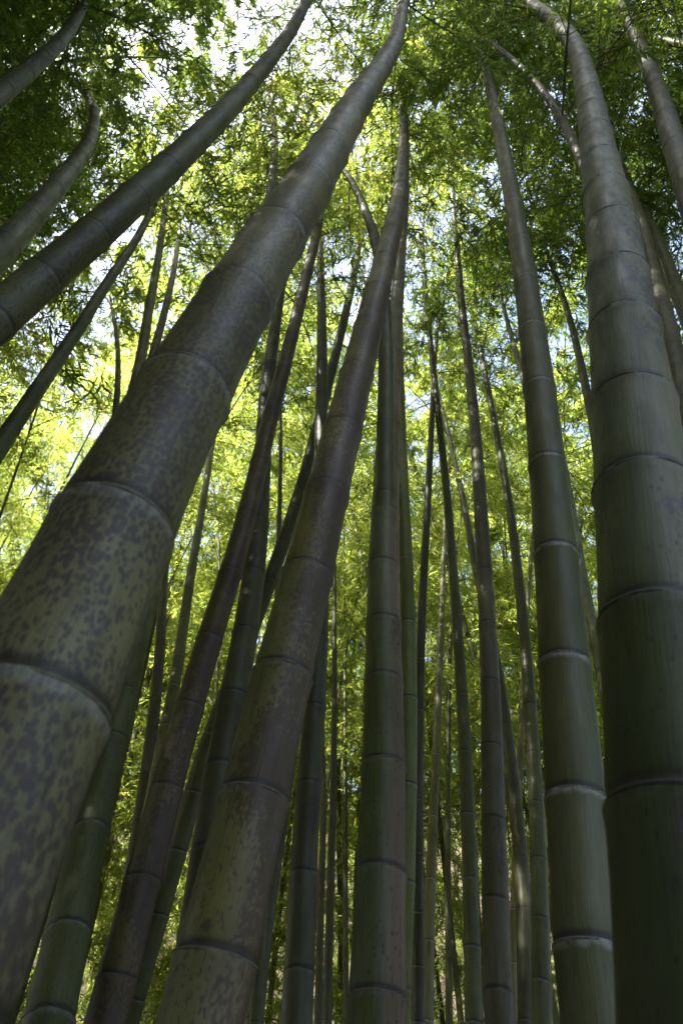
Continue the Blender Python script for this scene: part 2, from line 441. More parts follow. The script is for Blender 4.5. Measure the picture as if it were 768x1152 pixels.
# ------------------------------------------------------------------ the setting
def ground_z(x, y):
    d = np.hypot(x, y); s = np.clip(np.asarray(y, float) - 16.0, 0, 30)
    return .04 * np.sin(x * .9) * np.cos(y * .7) * np.exp(-d / 40) - .06 + .72 * s * s / (s + 3.0)
def ground_sheet():
    xs = np.concatenate([[-420, -200, -110], np.linspace(-70, 70, 141), [110, 200, 420]]); n = len(xs)
    X, Y = np.meshgrid(xs, xs); Z = ground_z(X, Y)
    V = np.stack([X, Y, Z], -1).reshape(-1, 3); idx = np.arange(n * n).reshape(n, n)
    q = np.stack([idx[:-1, :-1], idx[:-1, 1:], idx[1:, 1:], idx[1:, :-1]], -1).reshape(-1, 4)
    me = np_mesh('ground', V, q.ravel(), np.arange(len(q)) * 4, np.full(len(q), 4),
                 [plain_noise_mat('leaf_litter', (.085, .062, .036), (.050, .044, .022), 3.0, .95, .6)])
    return tag(link(bpy.data.objects.new('ground', me)), kind='structure')
ground_sheet()
def path_strip():
    xs = np.linspace(.7, 61, 61); V = []
    for x in xs: V += [(x, -3.6 + .25 * math.sin(x * .3), .034), (x, -.55 + .08 * math.sin(x * .35), .034)]
    V = np.array(V); i = np.arange(60) * 2; q = np.stack([i, i + 2, i + 3, i + 1], -1)
    me = np_mesh('path', V, q.ravel(), np.arange(60) * 4, np.full(60, 4), [plain_noise_mat('gravel_path', (.13, .115, .09), (.09, .08, .062), 5.0, .95, .5)])
    return tag(link(bpy.data.objects.new('path', me)), kind='structure')
path_strip()

# ------------------------------------------------------------------ named bamboos, fitted as real culms
FIT = {
 'A': (0.125, 15, [(-0.241,0.467,1.538), (-0.236,0.476,1.649), (-0.224,0.494,1.851), (-0.200,0.519,2.107), (-0.167,0.549,2.391), (-0.127,0.579,2.694), (-0.080,0.614,3.028), (-0.036,0.650,3.376), (0.014,0.695,3.788), (0.061,0.738,4.172), (0.116,0.787,4.585), (0.188,0.852,5.126), (0.317,0.954,6.164), (0.433,1.015,7.388)], 7.39),
 'B': (0.12, 15, [(-0.885,0.857,2.671), (-0.841,0.864,2.871), (-0.794,0.871,3.094), (-0.734,0.882,3.385), (-0.679,0.893,3.681), (-0.628,0.908,3.985), (-0.584,0.925,4.307), (-0.545,0.947,4.635), (-0.509,0.976,5.027), (-0.478,1.005,5.450), (-0.433,1.040,6.029), (-0.345,1.079,7.073), (-0.284,1.076,7.944)], 7.94),
 'C': (0.1, 14, [(-0.928,0.826,2.969), (-0.995,0.906,3.362), (-1.055,0.974,3.706), (-1.148,1.069,4.212), (-1.228,1.148,4.636), (-1.308,1.226,5.045), (-1.393,1.299,5.438), (-1.507,1.381,5.902), (-1.647,1.469,6.431), (-1.776,1.537,6.879), (-1.941,1.607,7.373), (-2.131,1.678,7.873), (-2.376,1.770,8.469), (-2.827,1.959,9.522), (-3.373,2.234,10.850)], 10.85),
 'Dd': (0.1, 12, [(-1.332,0.781,4.146), (-1.367,0.805,4.554), (-1.396,0.824,4.884), (-1.433,0.845,5.251), (-1.476,0.864,5.606), (-1.549,0.888,6.077), (-1.659,0.920,6.643), (-1.822,0.965,7.347)], 7.35),
 'Ee': (0.08, 13, [(-1.224,1.578,3.024), (-1.270,1.668,3.447), (-1.303,1.740,3.789), (-1.335,1.818,4.170), (-1.366,1.894,4.571), (-1.397,1.962,4.967), (-1.427,2.034,5.388), (-1.459,2.121,5.864), (-1.512,2.233,6.447), (-1.603,2.373,7.154), (-1.727,2.555,7.977)], 7.98),
 'Ff': (0.085, 15, [(-0.897,1.932,1.919), (-0.926,1.998,2.306), (-0.968,2.073,2.768), (-1.021,2.148,3.256), (-1.101,2.242,3.893), (-1.174,2.326,4.471), (-1.217,2.372,4.795), (-1.264,2.417,5.125), (-1.328,2.470,5.523), (-1.391,2.525,5.912), (-1.449,2.580,6.286), (-1.536,2.666,6.833), (-1.697,2.815,7.774), (-1.934,3.030,9.117)], 9.12),
 'Fg': (0.075, 15, [(-0.852,1.886,1.905), (-0.878,1.974,2.299), (-0.923,2.074,2.773), (-1.010,2.208,3.452), (-1.137,2.381,4.355), (-1.245,2.536,5.153), (-1.291,2.611,5.523), (-1.360,2.722,6.060), (-1.456,2.867,6.731), (-1.589,3.065,7.569), (-1.793,3.352,8.703)], 8.70),
 'Fh': (0.06, 10, [(-0.962,1.986,2.045), (-1.008,2.106,2.508), (-1.077,2.242,3.053), (-1.195,2.412,3.765), (-1.361,2.599,4.583), (-1.449,2.683,4.958), (-1.562,2.785,5.394), (-1.691,2.901,5.844), (-1.890,3.087,6.465), (-2.218,3.422,7.400)], 7.40),
 'W': (0.085, 13, [(-0.559,1.299,1.805), (-0.547,1.324,2.003), (-0.537,1.351,2.224), (-0.527,1.379,2.467), (-0.518,1.412,2.749), (-0.508,1.452,3.100), (-0.493,1.500,3.526), (-0.474,1.564,4.081), (-0.455,1.659,4.926), (-0.462,1.758,5.859), (-0.474,1.792,6.191), (-0.491,1.831,6.575), (-0.519,1.879,7.080), (-0.560,1.936,7.676), (-0.628,2.013,8.419), (-0.743,2.135,9.354), (-0.937,2.360,10.726)], 10.73),
 'Wb': (0.07, 15, [(-0.646,1.456,1.855), (-0.635,1.508,2.148), (-0.627,1.566,2.497), (-0.628,1.628,2.880), (-0.637,1.708,3.400), (-0.652,1.826,4.128), (-0.680,2.007,5.152), (-0.775,2.396,6.998), (-0.838,2.587,7.726), (-0.913,2.827,8.571), (-1.001,3.115,9.584)], 9.58),
 'Gg': (0.08, 13, [(-0.820,2.987,1.771), (-0.831,3.036,1.948), (-0.849,3.110,2.208), (-0.870,3.186,2.479), (-0.895,3.275,2.795), (-0.916,3.353,3.068), (-0.938,3.434,3.349), (-0.961,3.503,3.590), (-0.997,3.595,3.907), (-1.036,3.697,4.244), (-1.075,3.812,4.604), (-1.117,3.941,4.985), (-1.181,4.137,5.538), (-1.234,4.298,5.977), (-1.322,4.559,6.699), (-1.437,4.927,7.768), (-1.581,5.403,9.248), (-1.733,5.920,10.969)], 6.70),
 'Hh': (0.085, 13, [(-0.946,3.397,1.826), (-0.963,3.453,2.023), (-0.994,3.540,2.327), (-1.037,3.641,2.681), (-1.075,3.720,2.958), (-1.121,3.810,3.272), (-1.159,3.880,3.512), (-1.197,3.945,3.734), (-1.251,4.028,4.015), (-1.301,4.102,4.264), (-1.397,4.244,4.729), (-1.478,4.380,5.171), (-1.579,4.618,5.935), (-1.674,4.987,7.138), (-1.748,5.448,8.718), (-1.806,5.982,10.681)], 5.17),
 'I': (0.11, 15, [(-0.598,1.727,1.616), (-0.634,1.818,1.791), (-0.689,1.961,2.064), (-0.749,2.138,2.405), (-0.791,2.257,2.642), (-0.838,2.383,2.904), (-0.896,2.553,3.277), (-0.954,2.742,3.730), (-1.025,3.003,4.460), (-1.090,3.346,5.659), (-1.110,3.659,7.174), (-1.070,3.902,8.976), (-0.920,4.093,11.314), (-0.641,4.216,13.831)], 3.73),
 'Ib': (0.1, 15, [(-0.849,2.075,1.649), (-0.855,2.099,1.727), (-0.869,2.156,1.914), (-0.883,2.211,2.094), (-0.894,2.260,2.259), (-0.908,2.332,2.500), (-0.927,2.428,2.835), (-0.951,2.543,3.266), (-0.982,2.706,3.919), (-1.008,2.907,4.814), (-1.011,3.167,6.141), (-0.982,3.438,7.806), (-0.891,3.735,10.037), (-0.735,3.998,12.259)], 2.26),
 'J': (0.1, 15, [(-0.526,1.887,1.635), (-0.522,1.898,1.718), (-0.512,1.925,1.935), (-0.500,1.956,2.180), (-0.483,1.991,2.452), (-0.462,2.027,2.729), (-0.432,2.070,3.059), (-0.405,2.111,3.411), (-0.386,2.148,3.785), (-0.364,2.185,4.193), (-0.332,2.221,4.636), (-0.304,2.254,5.062), (-0.276,2.293,5.524), (-0.249,2.345,6.030), (-0.223,2.418,6.583), (-0.203,2.509,7.147), (-0.188,2.602,7.679), (-0.172,2.712,8.348), (-0.138,2.901,9.635), (-0.074,3.105,11.192)], 7.68),
 'K': (0.115, 15, [(-0.376,2.063,1.663), (-0.383,2.099,1.857), (-0.389,2.140,2.072), (-0.393,2.192,2.345), (-0.391,2.249,2.633), (-0.387,2.312,2.947), (-0.391,2.381,3.304), (-0.406,2.449,3.682), (-0.439,2.536,4.235), (-0.479,2.628,4.926), (-0.494,2.681,5.371), (-0.501,2.735,5.841), (-0.508,2.787,6.306), (-0.517,2.847,6.854)], 6.85),
 'L': (0.1, 15, [(-0.811,3.239,1.881), (-0.762,3.208,2.166), (-0.721,3.182,2.408), (-0.679,3.157,2.650), (-0.628,3.132,2.918), (-0.539,3.107,3.292), (-0.412,3.082,3.820), (-0.351,3.074,4.101), (-0.294,3.069,4.389), (-0.243,3.067,4.687), (-0.169,3.067,5.205), (-0.069,3.082,5.981), (-0.036,3.094,6.246), (0.012,3.121,6.659), (0.061,3.167,7.135), (0.120,3.256,7.768), (0.177,3.418,8.629), (0.247,3.734,9.965)], 9.96),
 'X': (0.1, 15, [(-0.129,2.434,1.704), (-0.128,2.450,1.833), (-0.127,2.485,2.113), (-0.121,2.523,2.427), (-0.110,2.561,2.756), (-0.104,2.598,3.112), (-0.104,2.631,3.493), (-0.112,2.667,4.017), (-0.127,2.713,4.797), (-0.132,2.734,5.112), (-0.139,2.768,5.544), (-0.150,2.816,6.011), (-0.165,2.885,6.534), (-0.186,2.993,7.195), (-0.209,3.120,7.862), (-0.228,3.244,8.471), (-0.259,3.415,9.325), (-0.292,3.576,10.177), (-0.333,3.772,11.318), (-0.367,3.992,12.740)], 9.33),
 'Z': (0.08, 11, [(0.063,1.490,1.601), (0.073,1.501,1.773), (0.085,1.513,1.985), (0.103,1.532,2.303), (0.121,1.551,2.634), (0.141,1.570,2.981), (0.162,1.589,3.373), (0.187,1.611,3.876), (0.199,1.632,4.356), (0.200,1.655,4.755), (0.190,1.684,5.088), (0.177,1.713,5.336), (0.144,1.791,5.845), (0.116,1.878,6.284), (0.071,2.064,7.048), (0.032,2.334,7.998)], 8.00),
 'F': (0.115, 15, [(-0.176,1.054,1.532), (-0.167,1.059,1.599), (-0.137,1.076,1.816), (-0.107,1.093,2.040), (-0.072,1.115,2.287), (-0.036,1.141,2.552), (0.001,1.171,2.824), (0.045,1.210,3.143), (0.090,1.253,3.478), (0.135,1.299,3.816), (0.181,1.350,4.171), (0.237,1.416,4.607), (0.304,1.508,5.172), (0.347,1.579,5.582), (0.397,1.667,6.120), (0.469,1.783,6.974), (0.544,1.913,8.060), (0.610,2.069,9.334), (0.636,2.312,10.912)], 10.91),
 'D': (0.1, 15, [(0.055,1.347,1.570), (0.058,1.353,1.600), (0.073,1.387,1.796), (0.089,1.425,2.016), (0.101,1.464,2.239), (0.110,1.496,2.427), (0.121,1.534,2.649), (0.139,1.578,2.904), (0.160,1.630,3.187), (0.185,1.692,3.509), (0.215,1.764,3.857), (0.248,1.850,4.246), (0.290,1.958,4.715), (0.336,2.068,5.201), (0.390,2.190,5.769), (0.446,2.307,6.365), (0.526,2.450,7.172), (0.613,2.598,8.121), (0.709,2.761,9.276)], 9.28),
 'H': (0.08, 15, [(0.184,2.612,1.815), (0.218,2.599,2.119), (0.250,2.587,2.453), (0.279,2.580,2.808), (0.301,2.579,3.184), (0.318,2.589,3.569), (0.334,2.612,3.996), (0.357,2.657,4.528), (0.384,2.711,5.039), (0.416,2.776,5.607), (0.465,2.867,6.373), (0.531,2.969,7.255), (0.615,3.080,8.225)], 5.61),
 'BB': (0.07, 12, [(0.356,3.933,1.899), (0.371,3.910,2.115), (0.386,3.887,2.339), (0.405,3.859,2.612), (0.424,3.832,2.881), (0.465,3.783,3.390), (0.533,3.732,4.066), (0.597,3.710,4.593), (0.664,3.709,5.131), (0.719,3.726,5.563), (0.820,3.793,6.356), (0.909,3.879,7.048)], 7.05),
 'CC': (0.075, 12, [(0.455,4.508,1.972), (0.505,4.581,2.355), (0.554,4.649,2.704), (0.616,4.732,3.110), (0.690,4.836,3.590), (0.786,4.981,4.215), (0.908,5.176,5.001), (1.079,5.471,6.111)], 6.11),
 'DD': (0.06, 11, [(0.778,6.116,2.176), (0.841,6.181,2.749), (0.912,6.256,3.363), (0.971,6.320,3.841), (1.049,6.404,4.436), (1.146,6.507,5.132)], 5.13),
 'O': (0.08, 15, [(0.524,3.346,1.818), (0.559,3.398,2.085), (0.594,3.453,2.368), (0.631,3.511,2.678), (0.670,3.573,3.028), (0.707,3.634,3.408), (0.739,3.687,3.798), (0.769,3.730,4.199), (0.796,3.761,4.604), (0.820,3.780,5.012), (0.838,3.789,5.400), (0.864,3.796,6.179), (0.885,3.800,6.833), (0.918,3.819,7.742), (0.978,3.868,9.029)], 9.03),
 'P': (0.085, 15, [(0.412,2.207,1.675), (0.421,2.220,1.744), (0.456,2.261,1.974), (0.495,2.306,2.219), (0.540,2.354,2.489), (0.585,2.405,2.779), (0.628,2.458,3.088), (0.673,2.514,3.427), (0.718,2.569,3.780), (0.767,2.627,4.171), (0.815,2.685,4.578), (0.863,2.745,5.007), (0.907,2.807,5.437), (0.952,2.872,5.890), (0.998,2.942,6.377), (1.036,2.997,6.769), (1.097,3.071,7.354), (1.208,3.182,8.457), (1.368,3.291,10.189)], 10.19),
 'N2': (0.08, 13, [(0.746,3.413,1.827), (0.843,3.557,2.265), (0.888,3.637,2.509), (0.932,3.728,2.789), (0.971,3.817,3.075), (1.002,3.897,3.347), (1.030,3.973,3.631), (1.047,4.033,3.877), (1.062,4.124,4.273), (1.075,4.232,4.766), (1.094,4.332,5.200), (1.120,4.447,5.642), (1.161,4.634,6.250), (1.229,4.982,7.199)], 7.20),
 'N': (0.08, 15, [(0.721,3.040,1.780), (0.751,3.076,1.906), (0.804,3.139,2.129), (0.861,3.208,2.374), (0.918,3.281,2.643), (0.972,3.352,2.919), (1.028,3.423,3.222), (1.084,3.490,3.547), (1.137,3.553,3.892), (1.185,3.609,4.242), (1.232,3.662,4.620), (1.275,3.712,5.002), (1.323,3.778,5.515), (1.354,3.835,5.910), (1.437,3.988,6.845), (1.527,4.179,7.758), (1.622,4.403,8.642)], 8.64),
 'M': (0.065, 12, [(1.020,5.063,2.034), (1.152,5.124,2.653), (1.254,5.172,3.084), (1.369,5.234,3.558), (1.526,5.334,4.204), (1.675,5.442,4.792), (1.869,5.589,5.503), (2.031,5.718,6.074)], 6.07),
 'Q': (0.11, 15, [(0.359,1.185,1.548), (0.371,1.191,1.639), (0.408,1.204,1.865), (0.454,1.219,2.140), (0.507,1.236,2.447), (0.562,1.256,2.785), (0.623,1.281,3.170), (0.681,1.308,3.555), (0.742,1.339,3.974), (0.800,1.370,4.393), (0.864,1.401,4.877), (0.918,1.427,5.319), (0.979,1.454,5.834), (1.029,1.476,6.291), (1.081,1.498,6.774), (1.134,1.521,7.242), (1.200,1.554,7.831), (1.265,1.595,8.438), (1.394,1.713,9.831)], 9.83),
 'S': (0.08, 13, [(0.935,2.547,1.745), (1.023,2.666,2.009), (1.156,2.859,2.431), (1.289,3.071,2.879), (1.391,3.244,3.235), (1.492,3.423,3.590), (1.582,3.588,3.903), (1.748,3.892,4.460), (1.970,4.279,5.160), (2.212,4.690,5.952), (2.492,5.142,6.999), (2.783,5.575,8.300), (3.030,5.912,9.652), (3.260,6.185,11.149), (3.519,6.417,13.007), (3.828,6.594,15.322)], 5.95),
 'II': (0.07, 11, [(0.671,1.801,1.644), (0.742,1.853,1.899), (0.845,1.932,2.276), (0.969,2.030,2.739), (1.120,2.149,3.298), (1.252,2.257,3.800), (1.385,2.374,4.340), (1.464,2.453,4.697), (1.549,2.537,5.089), (1.638,2.625,5.519), (1.746,2.735,6.082), (1.845,2.849,6.674), (1.914,2.935,7.102), (1.993,3.036,7.590), (2.126,3.213,8.384)], 8.38),
 'HH': (0.06, 11, [(0.500,1.709,1.617), (0.538,1.751,1.783), (0.598,1.821,2.057), (0.687,1.929,2.476), (0.777,2.041,2.900), (0.904,2.201,3.503), (1.047,2.395,4.222), (1.160,2.569,4.847), (1.217,2.670,5.199), (1.266,2.768,5.536), (1.326,2.891,5.960), (1.405,3.049,6.506), (1.507,3.247,7.194)], 7.19),
 'E': (0.125, 15, [(0.255,0.576,1.498), (0.281,0.580,1.610), (0.327,0.589,1.802), (0.377,0.599,2.008), (0.425,0.610,2.201), (0.481,0.625,2.426), (0.536,0.643,2.643), (0.610,0.670,2.925), (0.683,0.702,3.211), (0.763,0.739,3.532), (0.857,0.779,3.909), (0.946,0.812,4.271), (1.019,0.838,4.582), (1.104,0.867,4.956), (1.188,0.895,5.335), (1.306,0.937,5.924), (1.418,0.998,6.687), (1.485,1.054,7.355), (1.538,1.115,8.118)], 8.12),
 'T': (0.09, 15, [(1.109,1.392,3.089), (1.219,1.434,3.480), (1.312,1.473,3.818), (1.413,1.520,4.193), (1.527,1.575,4.606), (1.685,1.659,5.162), (1.903,1.801,5.945), (2.156,1.967,6.837), (2.456,2.155,7.981), (2.803,2.350,9.431), (3.183,2.532,11.165)], 6.84),
 'U': (0.09, 15, [(1.528,1.615,3.894), (1.617,1.668,4.253), (1.737,1.741,4.717), (1.885,1.835,5.254), (2.044,1.946,5.806), (2.323,2.168,6.754)], 6.75),
 'V': (0.11, 15, [(1.161,0.936,3.625), (1.268,0.957,4.042), (1.363,0.974,4.408), (1.478,0.991,4.850), (1.616,1.012,5.399), (1.786,1.041,6.098), (1.905,1.063,6.597), (2.013,1.083,7.049), (2.196,1.120,7.849)], 7.85),
 'Y': (0.065, 11, [(0.542,1.203,1.725), (0.610,1.202,2.030), (0.681,1.201,2.358), (0.765,1.199,2.738), (0.843,1.196,3.094), (0.928,1.193,3.497), (1.004,1.191,3.893), (1.088,1.190,4.390), (1.156,1.192,4.901), (1.213,1.204,5.564), (1.237,1.223,6.133), (1.247,1.258,6.757), (1.259,1.322,7.511), (1.291,1.426,8.424)], 8.42),
 'thA': (0.06, 12, [(-0.082,4.834,2.013), (-0.078,4.878,2.324), (-0.072,4.936,2.731), (-0.064,5.007,3.209), (-0.059,5.082,3.702), (-0.060,5.187,4.374), (-0.066,5.301,5.088)], 5.09),
 'GG': (0.095, 15, [(-0.406,3.937,1.899), (-0.403,4.123,2.339), (-0.391,4.239,2.614), (-0.366,4.445,3.118), (-0.345,4.672,3.718), (-0.342,4.861,4.273), (-0.347,5.191,5.409), (-0.316,5.480,6.636), (-0.225,5.729,7.971), (-0.052,5.952,9.595), (0.173,6.112,11.323), (0.489,6.229,13.668), (0.808,6.269,16.134)], 3.72),
 'thB': (0.06, 12, [(-0.146,5.315,2.073), (-0.149,5.448,2.536), (-0.148,5.569,2.963), (-0.148,5.707,3.464), (-0.164,5.840,3.964), (-0.192,5.989,4.558), (-0.236,6.204,5.482), (-0.269,6.425,6.518), (-0.301,6.738,8.180), (-0.335,7.067,10.165), (-0.372,7.400,12.435)], 3.46),
 'thC': (0.055, 12, [(-0.347,3.414,1.861), (-0.354,3.459,2.123), (-0.366,3.534,2.549), (-0.381,3.612,2.986), (-0.401,3.696,3.461), (-0.430,3.798,4.041), (-0.463,3.892,4.579), (-0.496,3.984,5.110), (-0.535,4.091,5.738), (-0.575,4.192,6.335)], 6.33),
 'thD': (0.06, 12, [(0.034,6.438,2.216), (0.033,6.575,2.771), (0.033,6.720,3.360), (0.035,6.896,4.064)], 4.06),
}
# key: material, ring, tip arch deg, leaf kind, segments, label
LOOK = {
 'A': ('blotch','light',30,'d',56,"thickest pale bamboo with large purple-brown blotches, leaning in from the lower left corner"),
 'F': ('mottle','light',30,'l',48,"thick leaning bamboo mottled dark purple and yellow-green, in front of the green bamboo cluster"),
 'E': ('deep','dark',45,'d',56,"very thick smooth dark green bamboo along the right edge with a few blotches"),
 'Q': ('grey','white',30,'d',44,"grey-green bamboo with chalky white bands under its rings, beside the thickest right-hand one"),
 'D': ('speck','light',30,'l',40,"upright green bamboo finely speckled black with a pinkish brown lower side"),
 'J': ('rust','light',30,'l',36,"slim leaning bamboo with rusty brown patches and yellowish rings at its foot"),
 'B': ('olive','dark',40,'d',44,"thick grey-olive bamboo with tiny brown specks crossing the upper left corner diagonally"),
 'C': ('olive','dark',60,'d',32,"hooked bamboo whose tip bends back over towards the upper left sky"),
 'Dd':('dusk','dark',40,'d',28,"short dark curved stretch of bamboo in the topmost left corner"),
 'Ee':('green','dark',35,'l',24,"slender straight green bamboo slanting under the thick grey-olive one"),
 'Ff':('pale','light',30,'l',20,"slim pale green bamboo with white sun flecks, half hidden by the blotched bamboo"),
 'Fg':('ash','dark',30,'l',16,"thin grey bamboo just to the right of the sun-flecked pale one"),
 'Fh':('ash','dark',40,'l',16,"very thin grey bamboo rising between the slanting green one and the blotched one"),
 'W': ('green','dark',40,'l',20,"thin curving bamboo seen between the two big diagonal ones near the top"),
 'Wb':('ash','dark',30,'l',16,"short thin bamboo stretch emerging above the blotched one, below the thin curving one"),
 'Gg':('pale','light',30,'l',20,"thin pale grey bamboo leaning behind the blotched one, left of the rusty one"),
 'Hh':('ash','dark',30,'l',18,"thin ash-grey bamboo with a white fleck, lower left of the thin pale leaning one"),
 'I': ('green','dark',30,'d',32,"broad dull green bamboo beneath the blotched one, in shade at the lower left"),
 'Ib':('green','dark',30,'d',28,"shaded bamboo squeezed between the blotched one and the broad dull green one"),
 'K': ('dusk','dark',30,'l',32,"dark blackish green bamboo directly behind the rusty leaning one"),
 'L': ('green','white',30,'l',28,"curved bamboo with bright white rings crossing behind the dark blackish green one"),
 'X': ('dusk','dark',30,'l',28,"dark straight bamboo that passes behind the mottled one and stands right of its foot"),
 'Z': ('green','dark',45,'l',20,"short hooked green bamboo tip curling out from behind the mottled one"),
 'H': ('lime','white',30,'l',26,"bright lime green bamboo tucked close behind the speckled upright one"),
 'BB':('slate','dark',30,'l',18,"bluish grey thin bamboo just right of the lime green one"),
 'CC':('pale','dark',30,'l',16,"thin pale bamboo with crooked outline between the bluish grey one and the slender green one"),
 'DD':('dusk','dark',30,'l',12,"very thin dark bamboo between the crooked pale one and the slender green one"),
 'O': ('green','dark',30,'l',24,"slender green bamboo left of the straight ashy grey one"),
 'P': ('ash','dark',30,'d',30,"straight ashy grey bamboo with crisp dark rings, right of the slender green one"),
 'N2':('dusk','dark',30,'l',22,"brown-black curved bamboo that passes behind the ashy grey one and bends outward"),
 'N': ('green','dark',30,'d',26,"slim green bamboo between the ashy grey one and the white-banded one"),
 'M': ('pale','light',30,'l',14,"thin pale sunlit bamboo behind the slim green one beside the white-banded one"),
 'S': ('green','dark',30,'d',22,"leaning dark green bamboo in the gap between the white-banded one and the very thick one"),
 'II':('green','dark',30,'d',16,"thin bamboo leaning high in the foliage between the white-banded and very thick ones"),
 'HH':('pale','dark',30,'d',14,"short pale thin bamboo in the leaves just left of the white-banded one"),
 'T': ('olive','dark',30,'d',28,"dark olive bamboo leaning close behind the very thick right one"),
 'U': ('green','dark',30,'d',24,"green bamboo slanting at the right edge behind the dark olive one"),
 'V': ('dusk','dark',35,'d',30,"dark shaded bamboo slanting down from the upper right corner"),
 'Y': ('dusk','dark',40,'d',14,"dim dark bamboo in the canopy left of the very thick one's tip"),
 'thA':('dusk','dark',30,'l',14,"thin dark upright bamboo in bright leaves right of the dark straight one"),
 'thB':('dusk','dark',30,'l',14,"thin dark bamboo hugging the right side of the dark straight one's foot"),
 'GG':('dusk','dark',30,'l',22,"dark leaning bamboo foot in the gap beside the mottled one's lower right"),
 'thC':('green','dark',30,'l',10,"very thin green bamboo between the rusty one and the mottled one at mid height"),
 'thD':('dusk','dark',30,'l',10,"thin dark bamboo at the left side of the speckled upright one's foot"),
}
CROWN_FROM = {'A': 7.2, 'B': 7.2, 'E': 7.6, 'F': 8.5, 'V': 7.0, 'Q': 8.5}


def build_bamboo(key):
    D0, H, P, ztop = FIT[key]; matk, ringk, arch, leaf, seg, lab = LOOK[key]
    pts, nlo = extend(P, H, arch)
    path = Path(catmull(pts, 6))
    path.fit_s = path.S[np.arange(nlo, nlo + len(P)) * 6]
    s_end = path.fit_s[-1]; z_end = P[-1][2]; r_end = Dz(D0, z_end, H) / 2
    zs = path.P[:, 2]
    rad_s = np.where(path.S <= s_end, Dz(D0, np.maximum(zs, 0), H) / 2,
                     r_end + (.0035 - r_end) * np.clip((path.S - s_end) / max(path.L - s_end, .1), 0, 1) ** .85)
    radf = lambda q: np.interp(q, path.S, rad_s)
    nodes = node_list(path, nlo, P, .3)
    org = np.array([path.P[0][0], path.P[0][1], 0.])
    root = empty('bamboo', org); tag(root, lab, 'bamboo')
    cm = build_culm_mesh(path, radf, nodes, seg, M[matk], org)
    culm = link(bpy.data.objects.new('culm', cm), root)
    for s in nodes:
        z = float(path.at(np.array([s]))[0][2])
        if D0 >= .08 and 1.35 < z < min(z_end, 7.0):
            rm, c = ring_mesh(path, radf, s, seg, RING[ringk])
            ro = link(bpy.data.objects.new('node_ring', rm), culm); ro.location = c - org
    # leafy side branches from the upper nodes
    z0 = CROWN_FROM.get(key, min(max(.85 * ztop, 6.6), 8.5)); spots = []
    for s in nodes:
        z = float(path.at(np.array([s]))[0][2])
        if z < z0 and not (z > z0 - 1.6 and rng.random() < .08): continue
        for j in range(2):
            if rng.random() < (.98 if leaf == 'd' else .36):
                f = np.clip((path.L - s) / 5.0, .28, 1.0)
                spots.append((s, rng.uniform(0, 6.283), f * rng.uniform(.8, 1.35)))
    if spots:
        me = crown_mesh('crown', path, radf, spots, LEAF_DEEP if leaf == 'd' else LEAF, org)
        link(bpy.data.objects.new('crown', me), root)
    return root
for key in FIT: build_bamboo(key)

# ------------------------------------------------------------------ the stand behind: repeated bamboos
def proto_bamboo(seed, H, D0, frm, mat, leaf, dens, name='bamboo'):
    g = np.random.default_rng(seed); a = g.uniform(0, 6.283)
    z = np.linspace(0, H, 26); lean = .035 * H * (z / H) + .16 * H * (z / H) ** 3.2
    pts = np.stack([np.cos(a) * lean, np.sin(a) * lean, z * (1 - .05 * (z / H) ** 3)], -1)
    path = Path(pts); rs = np.maximum(D0 / 2 * (1 - (path.S / path.L)) ** .75, .003); radf = lambda q: np.interp(q, path.S, rs)
    nodes = []; q = .15; st = .14
    while q < path.L - .1: nodes.append(q); st = min(st * 1.07, .36); q += st
    cm = build_culm_mesh(path, radf, nodes, 14, mat, np.zeros(3))
    spots = []
    for s in nodes:
        if s < frm * path.L: continue
        for j in range(2):
            if g.random() < dens: spots.append((s, g.uniform(0, 6.283), np.clip((path.L - s) / 4.0, .3, 1) * g.uniform(.75, 1.3)))
    return cm, crown_mesh('crown', path, radf, spots, leaf, np.zeros(3), 1.0, g, BUSHY)

def place(proto, x, y, rz, sc, label, group):
    r = empty('bamboo', (x, y, float(ground_z(x, y)) - .03)); r.rotation_euler = (0, 0, rz); r.scale = (sc, sc, sc); tag(r, label, 'bamboo', group)
    pair = [link(bpy.data.objects.new('culm', proto[0]), r), link(bpy.data.objects.new('crown', proto[1]), r)]
    for k, q in enumerate(PROTOS):
        if q is proto: SOURCE.setdefault(k, pair)
    return r
SOURCE = {}

PROTOS = []
kinds = [(14.0, .075, .30, 'green', LEAF, WALLD), (12.5, .060, .27, 'pale', LEAF, WALLD), (15.0, .080, .34, 'pale', LEAF, WALLD),
         (10.5, .050, .24, 'lime', LEAF, WALLD), (12.0, .070, .34, 'olive', LEAF_DEEP, 1.),
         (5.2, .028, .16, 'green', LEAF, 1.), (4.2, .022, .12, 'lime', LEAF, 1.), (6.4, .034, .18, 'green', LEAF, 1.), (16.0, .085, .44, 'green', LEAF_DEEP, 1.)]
for i, (H, D0, frm, mk, lf, dens) in enumerate(kinds):
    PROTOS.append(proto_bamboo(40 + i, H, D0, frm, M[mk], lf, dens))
STAND = ('one of many thin bamboos deep in the bright stand, its culm half hidden by leaves', 'thin bamboos deep in the stand')
YOUNG = ('one of the low young bamboos filling the gaps between the culms with bright leaves', 'low young bamboos in the stand')
SIDE = ('bamboo at the side of the view, only its leafy boughs reaching in overhead', 'bamboos at the sides of the view')
taken = [tuple(np.array(P[0][:2])) for (_, _, P, _) in FIT.values()]
def free(x, y, d): return all((x - a) ** 2 + (y - b) ** 2 > d * d for a, b in taken)
g = np.random.default_rng(77); CALL = [0]

